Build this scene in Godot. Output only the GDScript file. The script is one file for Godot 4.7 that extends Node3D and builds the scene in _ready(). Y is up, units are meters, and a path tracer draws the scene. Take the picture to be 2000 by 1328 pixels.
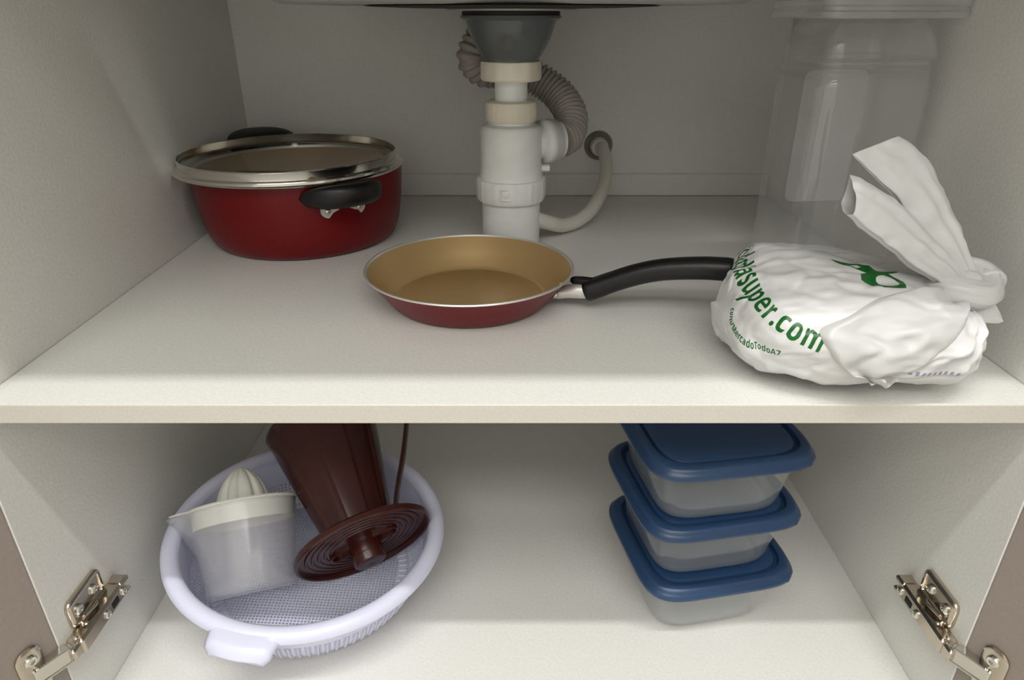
extends Node3D
# Origin: middle of the shelf's front top edge. x right, y up, z towards the viewer. Metres.

const HW := 0.385        # half the inner width of the cabinet
const ZB := -0.612       # inner face of the back panel
const YF := -0.330       # top of the cabinet's bottom board
const ZF := 0.008        # front edge of the side panels

var M := {}
var used := {}


# ---------------------------------------------------------------- mesh helper
class MB:
	var v := PackedVector3Array()
	var g := PackedInt32Array()
	var t := PackedVector2Array()
	var grp := 0

	func tri(a: Vector3, b: Vector3, c: Vector3, k: int, ua := Vector2.ZERO, ub := Vector2.ZERO, uc := Vector2.ZERO) -> void:
		v.append(a); v.append(b); v.append(c)
		g.append(k); g.append(k); g.append(k)
		t.append(ua); t.append(ub); t.append(uc)

	func orient(from: int) -> void:     # make the shell from vertex "from" on face outwards
		var c := Vector3.ZERO
		var n := v.size() - from
		if n == 0:
			return
		for i in range(from, v.size()):
			c += v[i]
		c /= n
		var vol := 0.0
		for i in range(from, v.size(), 3):
			vol += (v[i] - c).dot((v[i + 1] - c).cross(v[i + 2] - c))
		if vol > 0.0:
			for i in range(from, v.size(), 3):
				var p := v[i]; v[i] = v[i + 1]; v[i + 1] = p
				var q := t[i]; t[i] = t[i + 1]; t[i + 1] = q

	# rings: Array of PackedVector3Array of equal size; breaks: ring numbers with a hard edge
	func loft(rings: Array, closed := true, cap0 := true, cap1 := true, breaks := [], uvs := []) -> void:
		var from := v.size()
		grp += 1
		var n: int = rings[0].size()
		var m := n if closed else n - 1
		for i in range(rings.size() - 1):
			if i in breaks:
				grp += 1
			var A: PackedVector3Array = rings[i]
			var B: PackedVector3Array = rings[i + 1]
			for j in m:
				var k := (j + 1) % n
				if uvs.size():
					var U: PackedVector2Array = uvs[i]
					var W: PackedVector2Array = uvs[i + 1]
					tri(A[j], B[j], B[k], grp, U[j], W[j], W[k])
					tri(A[j], B[k], A[k], grp, U[j], W[k], U[k])
				else:
					tri(A[j], B[j], B[k], grp)
					tri(A[j], B[k], A[k], grp)
		if cap0:
			_cap(rings[0], true)
		if cap1:
			_cap(rings[-1], false)
		orient(from)

	func _cap(r: PackedVector3Array, rev: bool) -> void:
		grp += 1
		var c := Vector3.ZERO
		for p in r:
			c += p
		c /= r.size()
		for j in r.size():
			var k := (j + 1) % r.size()
			if rev:
				tri(c, r[j], r[k], grp)
			else:
				tri(c, r[k], r[j], grp)

	# profile of (radius, height) round an axis
	func lathe(prof: Array, n := 64, at := Vector3.ZERO, closed_profile := false, shape = null) -> void:
		var rings := []
		var breaks := []
		var P := prof.duplicate()
		if closed_profile:
			P.append(prof[0])
		for i in P.size():
			var r := PackedVector3Array()
			for j in n:
				var a := TAU * j / n
				var rad: float = P[i].x
				if shape != null:
					rad *= shape.call(a, P[i].y)
				r.append(at + Vector3(cos(a) * rad, P[i].y, sin(a) * rad))
			rings.append(r)
			if i > 0 and i < P.size() - 1:
				var d0: Vector2 = P[i] - P[i - 1]
				var d1: Vector2 = P[i + 1] - P[i]
				if absf(d0.angle_to(d1)) > 0.62:
					breaks.append(i)
		loft(rings, true, false, false, breaks)

	func rring(hx: float, hz: float, r: float, y: float, n := 6) -> PackedVector3Array:
		r = clampf(r, 0.0002, minf(hx, hz) - 0.0001)
		var out := PackedVector3Array()
		for q in 4:
			var cx := (hx - r) * (1.0 if q == 0 or q == 3 else -1.0)
			var cz := (hz - r) * (1.0 if q < 2 else -1.0)
			var a0 := PI / 2 * q
			var gd := minf(0.0006, minf(hx - r, hz - r) * 0.5)      # guard points keep the flat sides flat
			out.append(Vector3(cx + cos(a0) * r + sin(a0) * gd, y, cz + sin(a0) * r - cos(a0) * gd))
			for i in n + 1:
				var a := a0 + PI / 2 * i / n
				out.append(Vector3(cx + cos(a) * r, y, cz + sin(a) * r))
			var a9 := a0 + PI / 2
			out.append(Vector3(cx + cos(a9) * r - sin(a9) * gd, y, cz + sin(a9) * r + cos(a9) * gd))
		return out

	# rounded rectangle prism: prof of (inset, y)
	func rprism(hx: float, hz: float, r: float, prof: Array, xf := Transform3D.IDENTITY, n := 6, cap0 := true, cap1 := true, closed_profile := false) -> void:
		var rings := []
		var breaks := []
		var P := prof.duplicate()
		if closed_profile:
			P.append(prof[0])
		for i in P.size():
			rings.append(xf * rring(hx - P[i].x, hz - P[i].x, r - P[i].x, P[i].y, n))
			if i > 0 and i < P.size() - 1:
				if absf((P[i] - P[i - 1]).angle_to(P[i + 1] - P[i])) > 0.8:
					breaks.append(i)
		loft(rings, true, cap0 and not closed_profile, cap1 and not closed_profile, breaks)

	# box with chamfered edges
	func box(size: Vector3, at: Vector3, c := 0.001, basis := Basis.IDENTITY) -> void:
		var h := size / 2
		c = minf(c, minf(h.x, minf(h.y, h.z)) * 0.9)
		var from := g.size()
		rprism(h.x, h.z, c, [Vector2(c, -h.y), Vector2(0, -h.y + c), Vector2(0, h.y - c), Vector2(c, h.y)], Transform3D(basis, at), 2)
		for i in range(from, g.size()):
			g[i] = -1

	# tube along points; rad is a float or an array; flat squashes the section along the second axis
	func tube(pts: PackedVector3Array, rad, n := 20, cap := true, flat := 1.0, up := Vector3.UP, shape = null) -> void:
		var rings := []
		var side := Vector3.ZERO
		for i in pts.size():
			var d := (pts[mini(i + 1, pts.size() - 1)] - pts[maxi(i - 1, 0)]).normalized()
			if side == Vector3.ZERO:
				side = up.cross(d)
				if side.length() < 0.01:
					side = Vector3.RIGHT.cross(d)
			side = (side - d * side.dot(d)).normalized()
			var w := d.cross(side)
			var r: float = rad if rad is float else rad[i]
			var ring := PackedVector3Array()
			for j in n:
				var a := TAU * j / n
				var k := 1.0
				if shape != null:
					k = shape.call(a, float(i) / (pts.size() - 1))
				ring.append(pts[i] + (side * cos(a) * r + w * sin(a) * r * flat) * k)
			rings.append(ring)
		loft(rings, true, cap, cap)

	func mesh(uv := false) -> ArrayMesh:
		var st := SurfaceTool.new()
		st.begin(Mesh.PRIMITIVE_TRIANGLES)
		for i in v.size():
			st.set_smooth_group(g[i])
			if uv:
				st.set_uv(t[i])
			st.add_vertex(v[i])
		st.generate_normals()
		st.index()
		return st.commit()


static func spline(pts: Array, n: int) -> PackedVector3Array:
	var out := PackedVector3Array()
	for i in pts.size() - 1:
		var a: Vector3 = pts[maxi(i - 1, 0)]
		var b: Vector3 = pts[i]
		var c: Vector3 = pts[i + 1]
		var d: Vector3 = pts[mini(i + 2, pts.size() - 1)]
		for k in n:
			out.append(b.cubic_interpolate(c, a, d, float(k) / n))
	out.append(pts[-1])
	return out


static func keyed(k: Array, u: float) -> float:
	for i in k.size() - 1:
		if u <= k[i + 1].x:
			var f: float = (u - k[i].x) / maxf(k[i + 1].x - k[i].x, 1e-6)
			return lerpf(k[i].y, k[i + 1].y, clampf(f, 0, 1))
	return k[-1].y


# ---------------------------------------------------------------- nodes
func numbered(called: String) -> String:
	used[called] = used.get(called, 0) + 1
	return called if used[called] == 1 else "%s_%03d" % [called, used[called] - 1]


func tag(o: Node3D, label := "", category := "", group := "", kind := "") -> void:
	if label: o.set_meta("label", label)
	if category: o.set_meta("category", category)
	if group: o.set_meta("group", group)
	if kind: o.set_meta("kind", kind)


func thing(called: String, label: String, category: String, at := Vector3.ZERO, basis := Basis.IDENTITY, group := "") -> Node3D:
	var o := Node3D.new()
	o.name = numbered(called)
	add_child(o, true)
	o.transform = Transform3D(basis, at)
	tag(o, label, category, group)
	return o


func part(called: String, mb: MB, mat: Material, parent: Node3D, uv := false) -> MeshInstance3D:
	var o := MeshInstance3D.new()
	o.name = called
	o.mesh = mb.mesh(uv)
	o.mesh.surface_set_material(0, mat)
	parent.add_child(o, true)
	return o


func struct(called: String, mb: MB, mat: Material) -> MeshInstance3D:
	var o := part(called, mb, mat, self)
	o.set_meta("kind", "structure")
	return o


static func basis_y(n: Vector3, x := Vector3.RIGHT) -> Basis:   # a basis whose y is n and whose x is near x
	n = n.normalized()
	var bx := (x - n * x.dot(n)).normalized()
	return Basis(bx, n, bx.cross(n))


# ---------------------------------------------------------------- materials
func noise(freq: float, seed_: int, normal := 0.0, lo := 0.0, hi := 1.0, size := 256, kind := FastNoiseLite.TYPE_SIMPLEX_SMOOTH) -> NoiseTexture2D:
	var f := FastNoiseLite.new()
	f.noise_type = kind
	f.frequency = freq
	f.seed = seed_
	f.fractal_octaves = 3
	var t := NoiseTexture2D.new()
	t.width = size; t.height = size
	t.seamless = true
	t.noise = f
	if normal > 0.0:
		t.as_normal_map = true
		t.bump_strength = normal
	else:
		var r := Gradient.new()
		r.set_color(0, Color(lo, lo, lo)); r.set_color(1, Color(hi, hi, hi))
		t.color_ramp = r
	return t


func mat(called: String, c: Color, rough: float, metal := 0.0, spec := 0.5) -> StandardMaterial3D:
	var m := StandardMaterial3D.new()
	m.resource_name = called
	m.albedo_color = c
	m.roughness = rough
	m.metallic = metal
	m.metallic_specular = spec
	M[called] = m
	return m


func grain(m: StandardMaterial3D, nt: Texture2D, strength: float, scale: float, albedo: Texture2D = null) -> void:
	if nt:
		m.normal_enabled = true
		m.normal_texture = nt
		m.normal_scale = strength
	if albedo:
		m.albedo_texture = albedo
	m.uv1_triplanar = true
	m.uv1_world_triplanar = true
	m.uv1_scale = Vector3.ONE * scale


func clear(called: String, c: Color, alpha: float, rough := 0.05) -> StandardMaterial3D:
	var m := mat(called, Color(c.r, c.g, c.b, alpha), rough)
	m.transparency = BaseMaterial3D.TRANSPARENCY_ALPHA
	m.cull_mode = BaseMaterial3D.CULL_DISABLED
	return m


func materials() -> void:
	var fine := noise(0.09, 3, 3.0)
	var lam := noise(0.12, 7, 0.0, 0.955, 1.0)
	var brush := noise(0.05, 11, 2.0)
	var dirt := noise(0.012, 5, 0.0, 0.93, 1.0)
	grain(mat("laminate", Color(0.925, 0.92, 0.90), 0.42), fine, 0.10, 9.0, lam)
	grain(mat("edge_band", Color(0.825, 0.805, 0.765), 0.5), fine, 0.08, 12.0, lam)
	grain(mat("door_taupe", Color(0.61, 0.56, 0.53), 0.55), fine, 0.12, 8.0, lam)
	grain(mat("stone", Color(0.62, 0.60, 0.57), 0.35), null, 0.0, 4.0, lam)
	mat("paint", Color(0.90, 0.89, 0.87), 0.8)
	mat("far_paint", Color(0.86, 0.855, 0.84), 0.8)
	mat("tile", Color(0.80, 0.785, 0.76), 0.5)
	mat("steel", Color(0.86, 0.85, 0.82), 0.12, 1.0)
	mat("nickel", Color(0.78, 0.74, 0.68), 0.2, 1.0)
	grain(mat("sink_steel", Color(0.72, 0.72, 0.71), 0.5, 0.55), brush, 0.15, 6.0)
	mat("aluminium", Color(0.93, 0.92, 0.90), 0.36, 0.75)
	mat("dark_pad", Color(0.11, 0.09, 0.07), 0.7)
	mat("black_rubber", Color(0.02, 0.02, 0.02), 0.6)
	grain(mat("black_handle", Color(0.035, 0.037, 0.036), 0.42), fine, 0.25, 30.0)
	grain(mat("red_enamel", Color(0.42, 0.010, 0.042), 0.36, 0.0, 0.4), fine, 0.10, 30.0)
	grain(mat("gold_coat", Color(0.74, 0.62, 0.43), 0.38, 0.35), fine, 0.10, 30.0)
	mat("strainer_grey", Color(0.38, 0.40, 0.40), 0.22)
	grain(mat("pipe_white", Color(0.965, 0.97, 0.965), 0.4), fine, 0.05, 8.0, dirt)
	grain(mat("nut_cream", Color(0.95, 0.92, 0.85), 0.45), fine, 0.06, 8.0, dirt)
	grain(mat("hose_grey", Color(0.66, 0.63, 0.60), 0.5), fine, 0.05, 8.0, dirt)
	mat("hose_white", Color(0.88, 0.86, 0.82), 0.38)
	mat("rosette", Color(0.62, 0.60, 0.55), 0.3, 0.6)
	var lav := mat("colander_white", Color(0.885, 0.89, 0.975), 0.3)
	lav.backlight_enabled = true
	lav.backlight = Color(0.3, 0.3, 0.33)
	mat("brown_plastic", Color(0.23, 0.072, 0.048), 0.24)
	mat("blue_lid", Color(0.15, 0.26, 0.40), 0.3)
	clear("tub_clear", Color(0.80, 0.82, 0.83), 0.15, 0.10)
	clear("tub_rim", Color(0.85, 0.86, 0.86), 0.34, 0.15)
	clear("jar_clear", Color(0.88, 0.89, 0.89), 0.07, 0.03)
	clear("cup_clear", Color(0.90, 0.90, 0.93), 0.20, 0.15)
	clear("lid_glass", Color(0.10, 0.09, 0.07), 0.25, 0.02)
	clear("jar_reflection", Color(0.92, 0.91, 0.92), 0.30, 0.2)  # pale see-through tone for the reflection seen in the jar
	var w := mat("reamer_white", Color(0.92, 0.915, 0.88), 0.35)
	w.backlight_enabled = true
	w.backlight = Color(0.3, 0.3, 0.28)


# ---------------------------------------------------------------- setting
func board(called: String, lo: Vector3, hi: Vector3, m: Material, c := 0.0006) -> MeshInstance3D:
	var b := MB.new()
	b.box(hi - lo, (lo + hi) / 2, c)
	return struct(called, b, m)


func cabinet() -> void:
	var L: Material = M.laminate
	board("wall_left", Vector3(-HW - 0.016, -0.345, -0.628), Vector3(-HW, 0.44, ZF), L)
	board("wall_right", Vector3(HW, -0.345, -0.628), Vector3(HW + 0.016, 0.44, ZF), L)
	board("wall_back", Vector3(-HW, -0.345, -0.628), Vector3(HW, 0.44, ZB), L)
	board("floor", Vector3(-HW, -0.345, ZB), Vector3(HW, YF, ZF), L)
	var rail := board("trim_1", Vector3(-HW + 0.001, 0.0005, ZB - 0.001), Vector3(HW - 0.001, 0.0335, ZB + 0.004), L, 0.0012)
	tag(rail, "low laminate rail along the foot of the back panel", "")
	var s := thing("cabinet_shelf", "white laminate shelf board carrying the pot, the pan and the tied bag", "shelf", Vector3(0, -0.0075, -0.3))
	var b := MB.new()
	b.box(Vector3(HW * 2 - 0.0012, 0.015, 0.609), Vector3(0, 0, -0.0050), 0.0004)
	part("board", b, L, s)
	b = MB.new()
	b.box(Vector3(HW * 2 - 0.0012, 0.0152, 0.001), Vector3(0, 0, 0.2998), 0.0004)
	part("edge_band", b, M.edge_band, s)
	# worktop with the cut-out for the sink, plinth
	b = MB.new()
	var top := 0.47
	b.box(Vector3(0.75, 0.03, 0.756), Vector3(-0.625, top - 0.015, -0.262), 0.002)
	b.box(Vector3(0.75, 0.03, 0.756), Vector3(0.625, top - 0.015, -0.262), 0.002)
	b.box(Vector3(0.50, 0.03, 0.251), Vector3(0, top - 0.015, -0.0095), 0.002)
	b.box(Vector3(0.50, 0.03, 0.085), Vector3(0, top - 0.015, -0.5975), 0.002)
	var wt := part("worktop", b, M.stone, self)
	tag(wt, "stone worktop above the cabinet with the sink cut-out", "worktop")
	board("trim_2", Vector3(-HW, -0.48, -0.06), Vector3(HW, -0.346, -0.045), M.door_taupe)
	# doors, standing open
	for side in [-1.0, 1.0]:
		b = MB.new()
		var ang := deg_to_rad(20.0)
		var dir := Vector3(side * sin(ang), 0, cos(ang))
		var out := Vector3(side * cos(ang), 0, -sin(ang))
		var bs := Basis(out, Vector3.UP, dir)
		b.box(Vector3(0.018, 0.775, 0.39), Vector3(side * (HW + 0.0003), 0.035, 0.0088) + dir * 0.195 + out * 0.0092, 0.0008, bs)
		hinge(side, struct("door_1" if side < 0 else "door_2", b, M.door_taupe))


func kitchen() -> void:
	board("ground", Vector3(-2.1, -0.56, -0.70), Vector3(2.1, -0.48, 2.70), M.tile)
	board("ceiling", Vector3(-2.1, 1.95, -0.70), Vector3(2.1, 2.03, 2.70), M.paint)
	board("wall_north", Vector3(-2.1, -0.48, -0.72), Vector3(2.1, 1.95, -0.645), M.paint)
	board("wall_south", Vector3(-2.1, -0.48, 2.60), Vector3(2.1, 1.95, 2.68), M.far_paint)
	board("wall_west", Vector3(-2.1, -0.48, -0.70), Vector3(-2.02, 1.95, 2.70), M.far_paint)
	board("wall_east", Vector3(2.02, -0.48, -0.70), Vector3(2.1, 1.95, 2.70), M.far_paint)


# ---------------------------------------------------------------- hinges
func hinge(side: float, door: Node3D) -> void:
	var o := Node3D.new()
	o.name = "hinge"
	door.add_child(o, true)
	o.position = Vector3(side * HW, -0.243, -0.03)
	o.set_meta("label", "nickel hinge on the %s side panel" % ("left" if side < 0 else "right"))
	var s := -side        # inwards
	var b := MB.new()
	# arm: pressed channel along z, forked at the back end
	b.box(Vector3(0.0150, 0.0170, 0.066), Vector3(s * 0.0077, -0.0005, -0.002), 0.0022)
	b.box(Vector3(0.0150, 0.0060, 0.014), Vector3(s * 0.0077, 0.0050, -0.040), 0.0018)
	b.box(Vector3(0.0150, 0.0050, 0.012), Vector3(s * 0.0077, -0.0065, -0.040), 0.0018)
	b.box(Vector3(0.0125, 0.0125, 0.012), Vector3(s * 0.0070, -0.0005, 0.035), 0.0020)
	part("arm", b, M.nickel, o)
	b = MB.new()
	b.box(Vector3(0.0006, 0.006, 0.010), Vector3(s * 0.0155, -0.001, -0.020), 0.0002)
	part("slot", b, M.black_rubber, o)
	for z in [-0.034, -0.006]:
		b = MB.new()
		var c := Vector3(s * 0.0152, -0.001, z)
		var bs := basis_y(Vector3(s, 0, 0), Vector3.UP)
		screw(b, c, bs, 0.0042)
		part("screw", b, M.steel, o)
	# mounting plate with two wings flat on the panel
	b = MB.new()
	var tf := Transform3D(basis_y(Vector3(s, 0, 0), Vector3(0, 0, 1)), Vector3(s * 0.0004, 0.0225, -0.003))
	b.rprism(0.0240, 0.0140, 0.006, [Vector2(0.0006, 0), Vector2(0, 0.0006), Vector2(0, 0.0032), Vector2(0.0016, 0.0048), Vector2(0.004, 0.0048), Vector2(0.005, 0.0030)], tf, 6)
	b.box(Vector3(0.006, 0.022, 0.040), Vector3(s * 0.0035, 0, -0.006), 0.001)
	part("mounting_plate", b, M.nickel, o)
	for z in [-0.014, 0.009]:
		b = MB.new()
		screw(b, Vector3(s * 0.0034, 0.0215, z), basis_y(Vector3(s, 0, 0), Vector3.UP), 0.0052)
		part("screw", b, M.steel, o)
	b = MB.new()      # small lip that clips the arm on the plate
	b.tube(spline([Vector3(s * 0.0045, 0.0105, -0.012), Vector3(s * 0.0085, 0.0125, -0.004), Vector3(s * 0.006, 0.0125, 0.009)], 6), 0.0018, 10)
	part("clip", b, M.nickel, o)
	# rivets on the upper cheek
	for z in [0.012, 0.028]:
		b = MB.new()
		b.lathe([Vector2(0.0022, 0), Vector2(0.0022, 0.0006), Vector2(0.0014, 0.0012), Vector2(0, 0.0014)], 16, Vector3(s * 0.008, 0.0078, z))
		part("rivet", b, M.steel, o)
	# knuckle link over to the door
	b = MB.new()
	var a := Vector3(s * 0.0075, 0.0, 0.034)
	var e := Vector3(-s * 0.0075, 0.004, 0.064)
	var d := (e - a).normalized()
	var bs2 := Basis(d.cross(Vector3.UP), Vector3.UP, -d)
	b.box(Vector3(0.0075, 0.0150, (e - a).length()), (a + e) / 2, 0.0014, bs2)
	b.box(Vector3(0.0095, 0.0030, (e - a).length() * 0.8), (a + e) / 2 + Vector3(0, 0.0072, 0), 0.001, bs2)
	b.box(Vector3(0.0095, 0.0030, (e - a).length() * 0.8), (a + e) / 2 - Vector3(0, 0.0072, 0), 0.001, bs2)
	part("link", b, M.steel, o)
	# cup flange on the inner face of the door
	var ang := deg_to_rad(20.0)
	var dir := Vector3(side * sin(ang), 0, cos(ang))
	var inn := Vector3(-side * cos(ang), 0, sin(ang))
	var hc := Vector3(side * 0.0014, 0.007, 0.0405) + dir * 0.022 + inn * 0.0004
	b = MB.new()
	var cb := basis_y(inn, dir)
	b.rprism(0.0105, 0.026, 0.009, [Vector2(0.0008, 0.0), Vector2(0, 0.0008), Vector2(0, 0.0024), Vector2(0.0014, 0.0036), Vector2(0.0060, 0.0036)], Transform3D(cb, hc), 8)
	part("door_flange", b, M.nickel, o)
	for k in [-0.014, 0.014]:
		b = MB.new()
		screw(b, hc + inn * 0.0034 + Vector3(0, k, 0), cb, 0.0052)
		part("screw", b, M.steel, o)


func screw(b: MB, at: Vector3, bs: Basis, r: float) -> void:
	var from := b.v.size()
	b.lathe([Vector2(r, 0), Vector2(r, r * 0.25), Vector2(r * 0.8, r * 0.48), Vector2(r * 0.42, r * 0.55), Vector2(r * 0.34, r * 0.25), Vector2(0, r * 0.2)], 18)
	for i in range(from, b.v.size()):
		b.v[i] = at + bs * b.v[i]


# ---------------------------------------------------------------- pot and lid
func pot() -> void:
	var R := 0.122
	var H := 0.0885
	var o := thing("cooking_pot", "dark red casserole pot with black side handles, in the back left corner", "pot", Vector3(-0.256, 0, -0.412))
	var b := MB.new()
	b.lathe([Vector2(0, 0.0012), Vector2(0.094, 0.0012), Vector2(0.098, 0.0), Vector2(0.1035, 0.0016), Vector2(0.1085, 0.006), Vector2(0.1125, 0.0135), Vector2(0.116, 0.026),
		Vector2(0.1195, 0.050), Vector2(R, 0.083), Vector2(R, H - 0.002), Vector2(R - 0.0012, H - 0.002)], 128)
	part("body", b, M.red_enamel, o)
	b = MB.new()
	b.lathe([Vector2(R - 0.0026, H - 0.002), Vector2(R - 0.0030, 0.080), Vector2(0.1165, 0.050), Vector2(0.113, 0.026), Vector2(0.108, 0.012), Vector2(0.102, 0.0058), Vector2(0.094, 0.004), Vector2(0, 0.004)], 128)
	part("lining", b, M.gold_coat, o)
	b = MB.new()
	b.lathe([Vector2(R - 0.0034, H - 0.0022), Vector2(R + 0.0012, H - 0.0022), Vector2(R + 0.0022, H - 0.0008), Vector2(R + 0.0014, H + 0.0008), Vector2(R - 0.0022, H + 0.0008)], 128, Vector3.ZERO, true)
	part("rim", b, M.aluminium, o)
	for k in 2:
		var a := deg_to_rad(37.0) + PI * k
		var rad := Vector3(sin(a), 0, cos(a))
		var tan_ := Vector3(cos(a), 0, -sin(a))
		var lift := 0.0 if k == 0 else 0.021
		b = MB.new()
		var rings := []
		for i in 25:
			var t := -1.0 + 2.0 * i / 24.0
			var w := sqrt(maxf(0.0, 1.0 - t * t * t * t))
			var base := sqrt(maxf(0.0, (R - 0.001) * (R - 0.001) - pow(t * 0.044, 2)))
			var ext := 0.006 + 0.030 * pow(1.0 - t * t, 0.6)
			var th := 0.0030 + 0.0105 * w
			var ring := PackedVector3Array()
			for j in 20:
				var q := TAU * j / 20.0
				var cx := signf(cos(q)) * pow(absf(cos(q)), 0.75)
				var sy := signf(sin(q)) * pow(absf(sin(q)), 0.75)
				var x := base + ext * 0.5 * (1.0 + cx) + 0.0015
				var y := 0.0765 + lift + sy * th + (x - R) * 0.10
				if sy > 0.0:
					y -= sy * (0.5 - 0.5 * cx) * 0.004
				ring.append(rad * x + tan_ * (t * 0.046) + Vector3(0, y, 0))
			rings.append(ring)
		b.loft(rings)
		var h := part("handle", b, M.black_handle, o)
		b = MB.new()
		for sgn in [-1.0, 1.0]:
			var pts := []
			for i in 9:
				var f := i / 8.0
				pts.append(Vector2(f, 0))
			var rr := []
			for i in 13:
				var q: float = -PI / 2 + PI * i / 12.0
				rr.append(q)
			# teardrop tab following the wall
			var ring0 := PackedVector3Array()
			var ring1 := PackedVector3Array()
			for i in 24:
				var q := TAU * i / 24.0
				var px := cos(q) * 0.0085
				var py := sin(q) * 0.0085
				if px * -sgn > 0.0:
					px *= 2.2
					py = py * 0.55 + 0.006 * absf(px) / 0.0187
				var tx: float = sgn * 0.0175 + px
				var wy := 0.0590 + lift + py
				var rw := lerpf(0.1195, 0.122, (wy - 0.05) / 0.033)
				var bx := sqrt(rw * rw - tx * tx)
				ring0.append(rad * (bx - 0.001) + tan_ * tx + Vector3(0, wy, 0))
				ring1.append(rad * (bx + 0.0022) + tan_ * tx + Vector3(0, wy, 0))
			b.loft([ring0, ring1])
		var br := part("bracket", b, M.aluminium, h)
		for sgn in [-1.0, 1.0]:
			var rb := MB.new()
			var tx: float = sgn * 0.0185
			screwless(rb, rad * (sqrt(0.1202 * 0.1202 - tx * tx) + 0.0020) + tan_ * tx + Vector3(0, 0.0585 + lift, 0), basis_y(rad, tan_), 0.0036)
			part("rivet", rb, M.steel, h)
	# lid, upside down on the rim and pushed to the left
	var l := thing("pot_lid", "glass lid with a steel rim lying upside down on the red pot", "lid", Vector3(-0.2622, 0.0895, -0.4040))
	b = MB.new()
	b.lathe([Vector2(0.1285, 0.0018), Vector2(0.1300, 0.0008), Vector2(0.1294, 0.0000), Vector2(0.1275, 0.0002), Vector2(0.1240, 0.0030), Vector2(0.1222, 0.0040), Vector2(0.1222, 0.0145), Vector2(0.1228, 0.0152),
		Vector2(0.1240, 0.0152), Vector2(0.1246, 0.0144), Vector2(0.1240, 0.0135), Vector2(0.1236, 0.0060), Vector2(0.1252, 0.0046), Vector2(0.1282, 0.0040)], 144, Vector3.ZERO, true)
	part("rim", b, M.steel, l)
	b = MB.new()
	b.lathe([Vector2(0.1221, 0.0062), Vector2(0.1180, 0.0042), Vector2(0.100, -0.001), Vector2(0.070, -0.006), Vector2(0.030, -0.0088), Vector2(0.0, -0.009)], 96)
	part("glass", b, M.lid_glass, l)
	b = MB.new()
	b.lathe([Vector2(0.0, -0.034), Vector2(0.018, -0.033), Vector2(0.022, -0.029), Vector2(0.021, -0.024), Vector2(0.011, -0.018), Vector2(0.012, -0.0102), Vector2(0.0, -0.0102)], 40)
	part("knob", b, M.black_handle, l)
	for x in [-0.028, 0.010]:  # two small steel dots on the glass
		b = MB.new()
		b.lathe([Vector2(0.0030, 0), Vector2(0.0030, 0.0008), Vector2(0.0022, 0.0018), Vector2(0, 0.0022)], 16, Vector3(x, -0.0060, 0.062 if x < 0 else 0.066))
		part("glass_dot", b, M.steel, l)


func screwless(b: MB, at: Vector3, bs: Basis, r: float) -> void:
	var from := b.v.size()
	b.lathe([Vector2(r, 0), Vector2(r * 0.96, r * 0.3), Vector2(r * 0.7, r * 0.6), Vector2(r * 0.3, r * 0.72), Vector2(0, r * 0.74)], 18)
	for i in range(from, b.v.size()):
		b.v[i] = at + bs * b.v[i]


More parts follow.
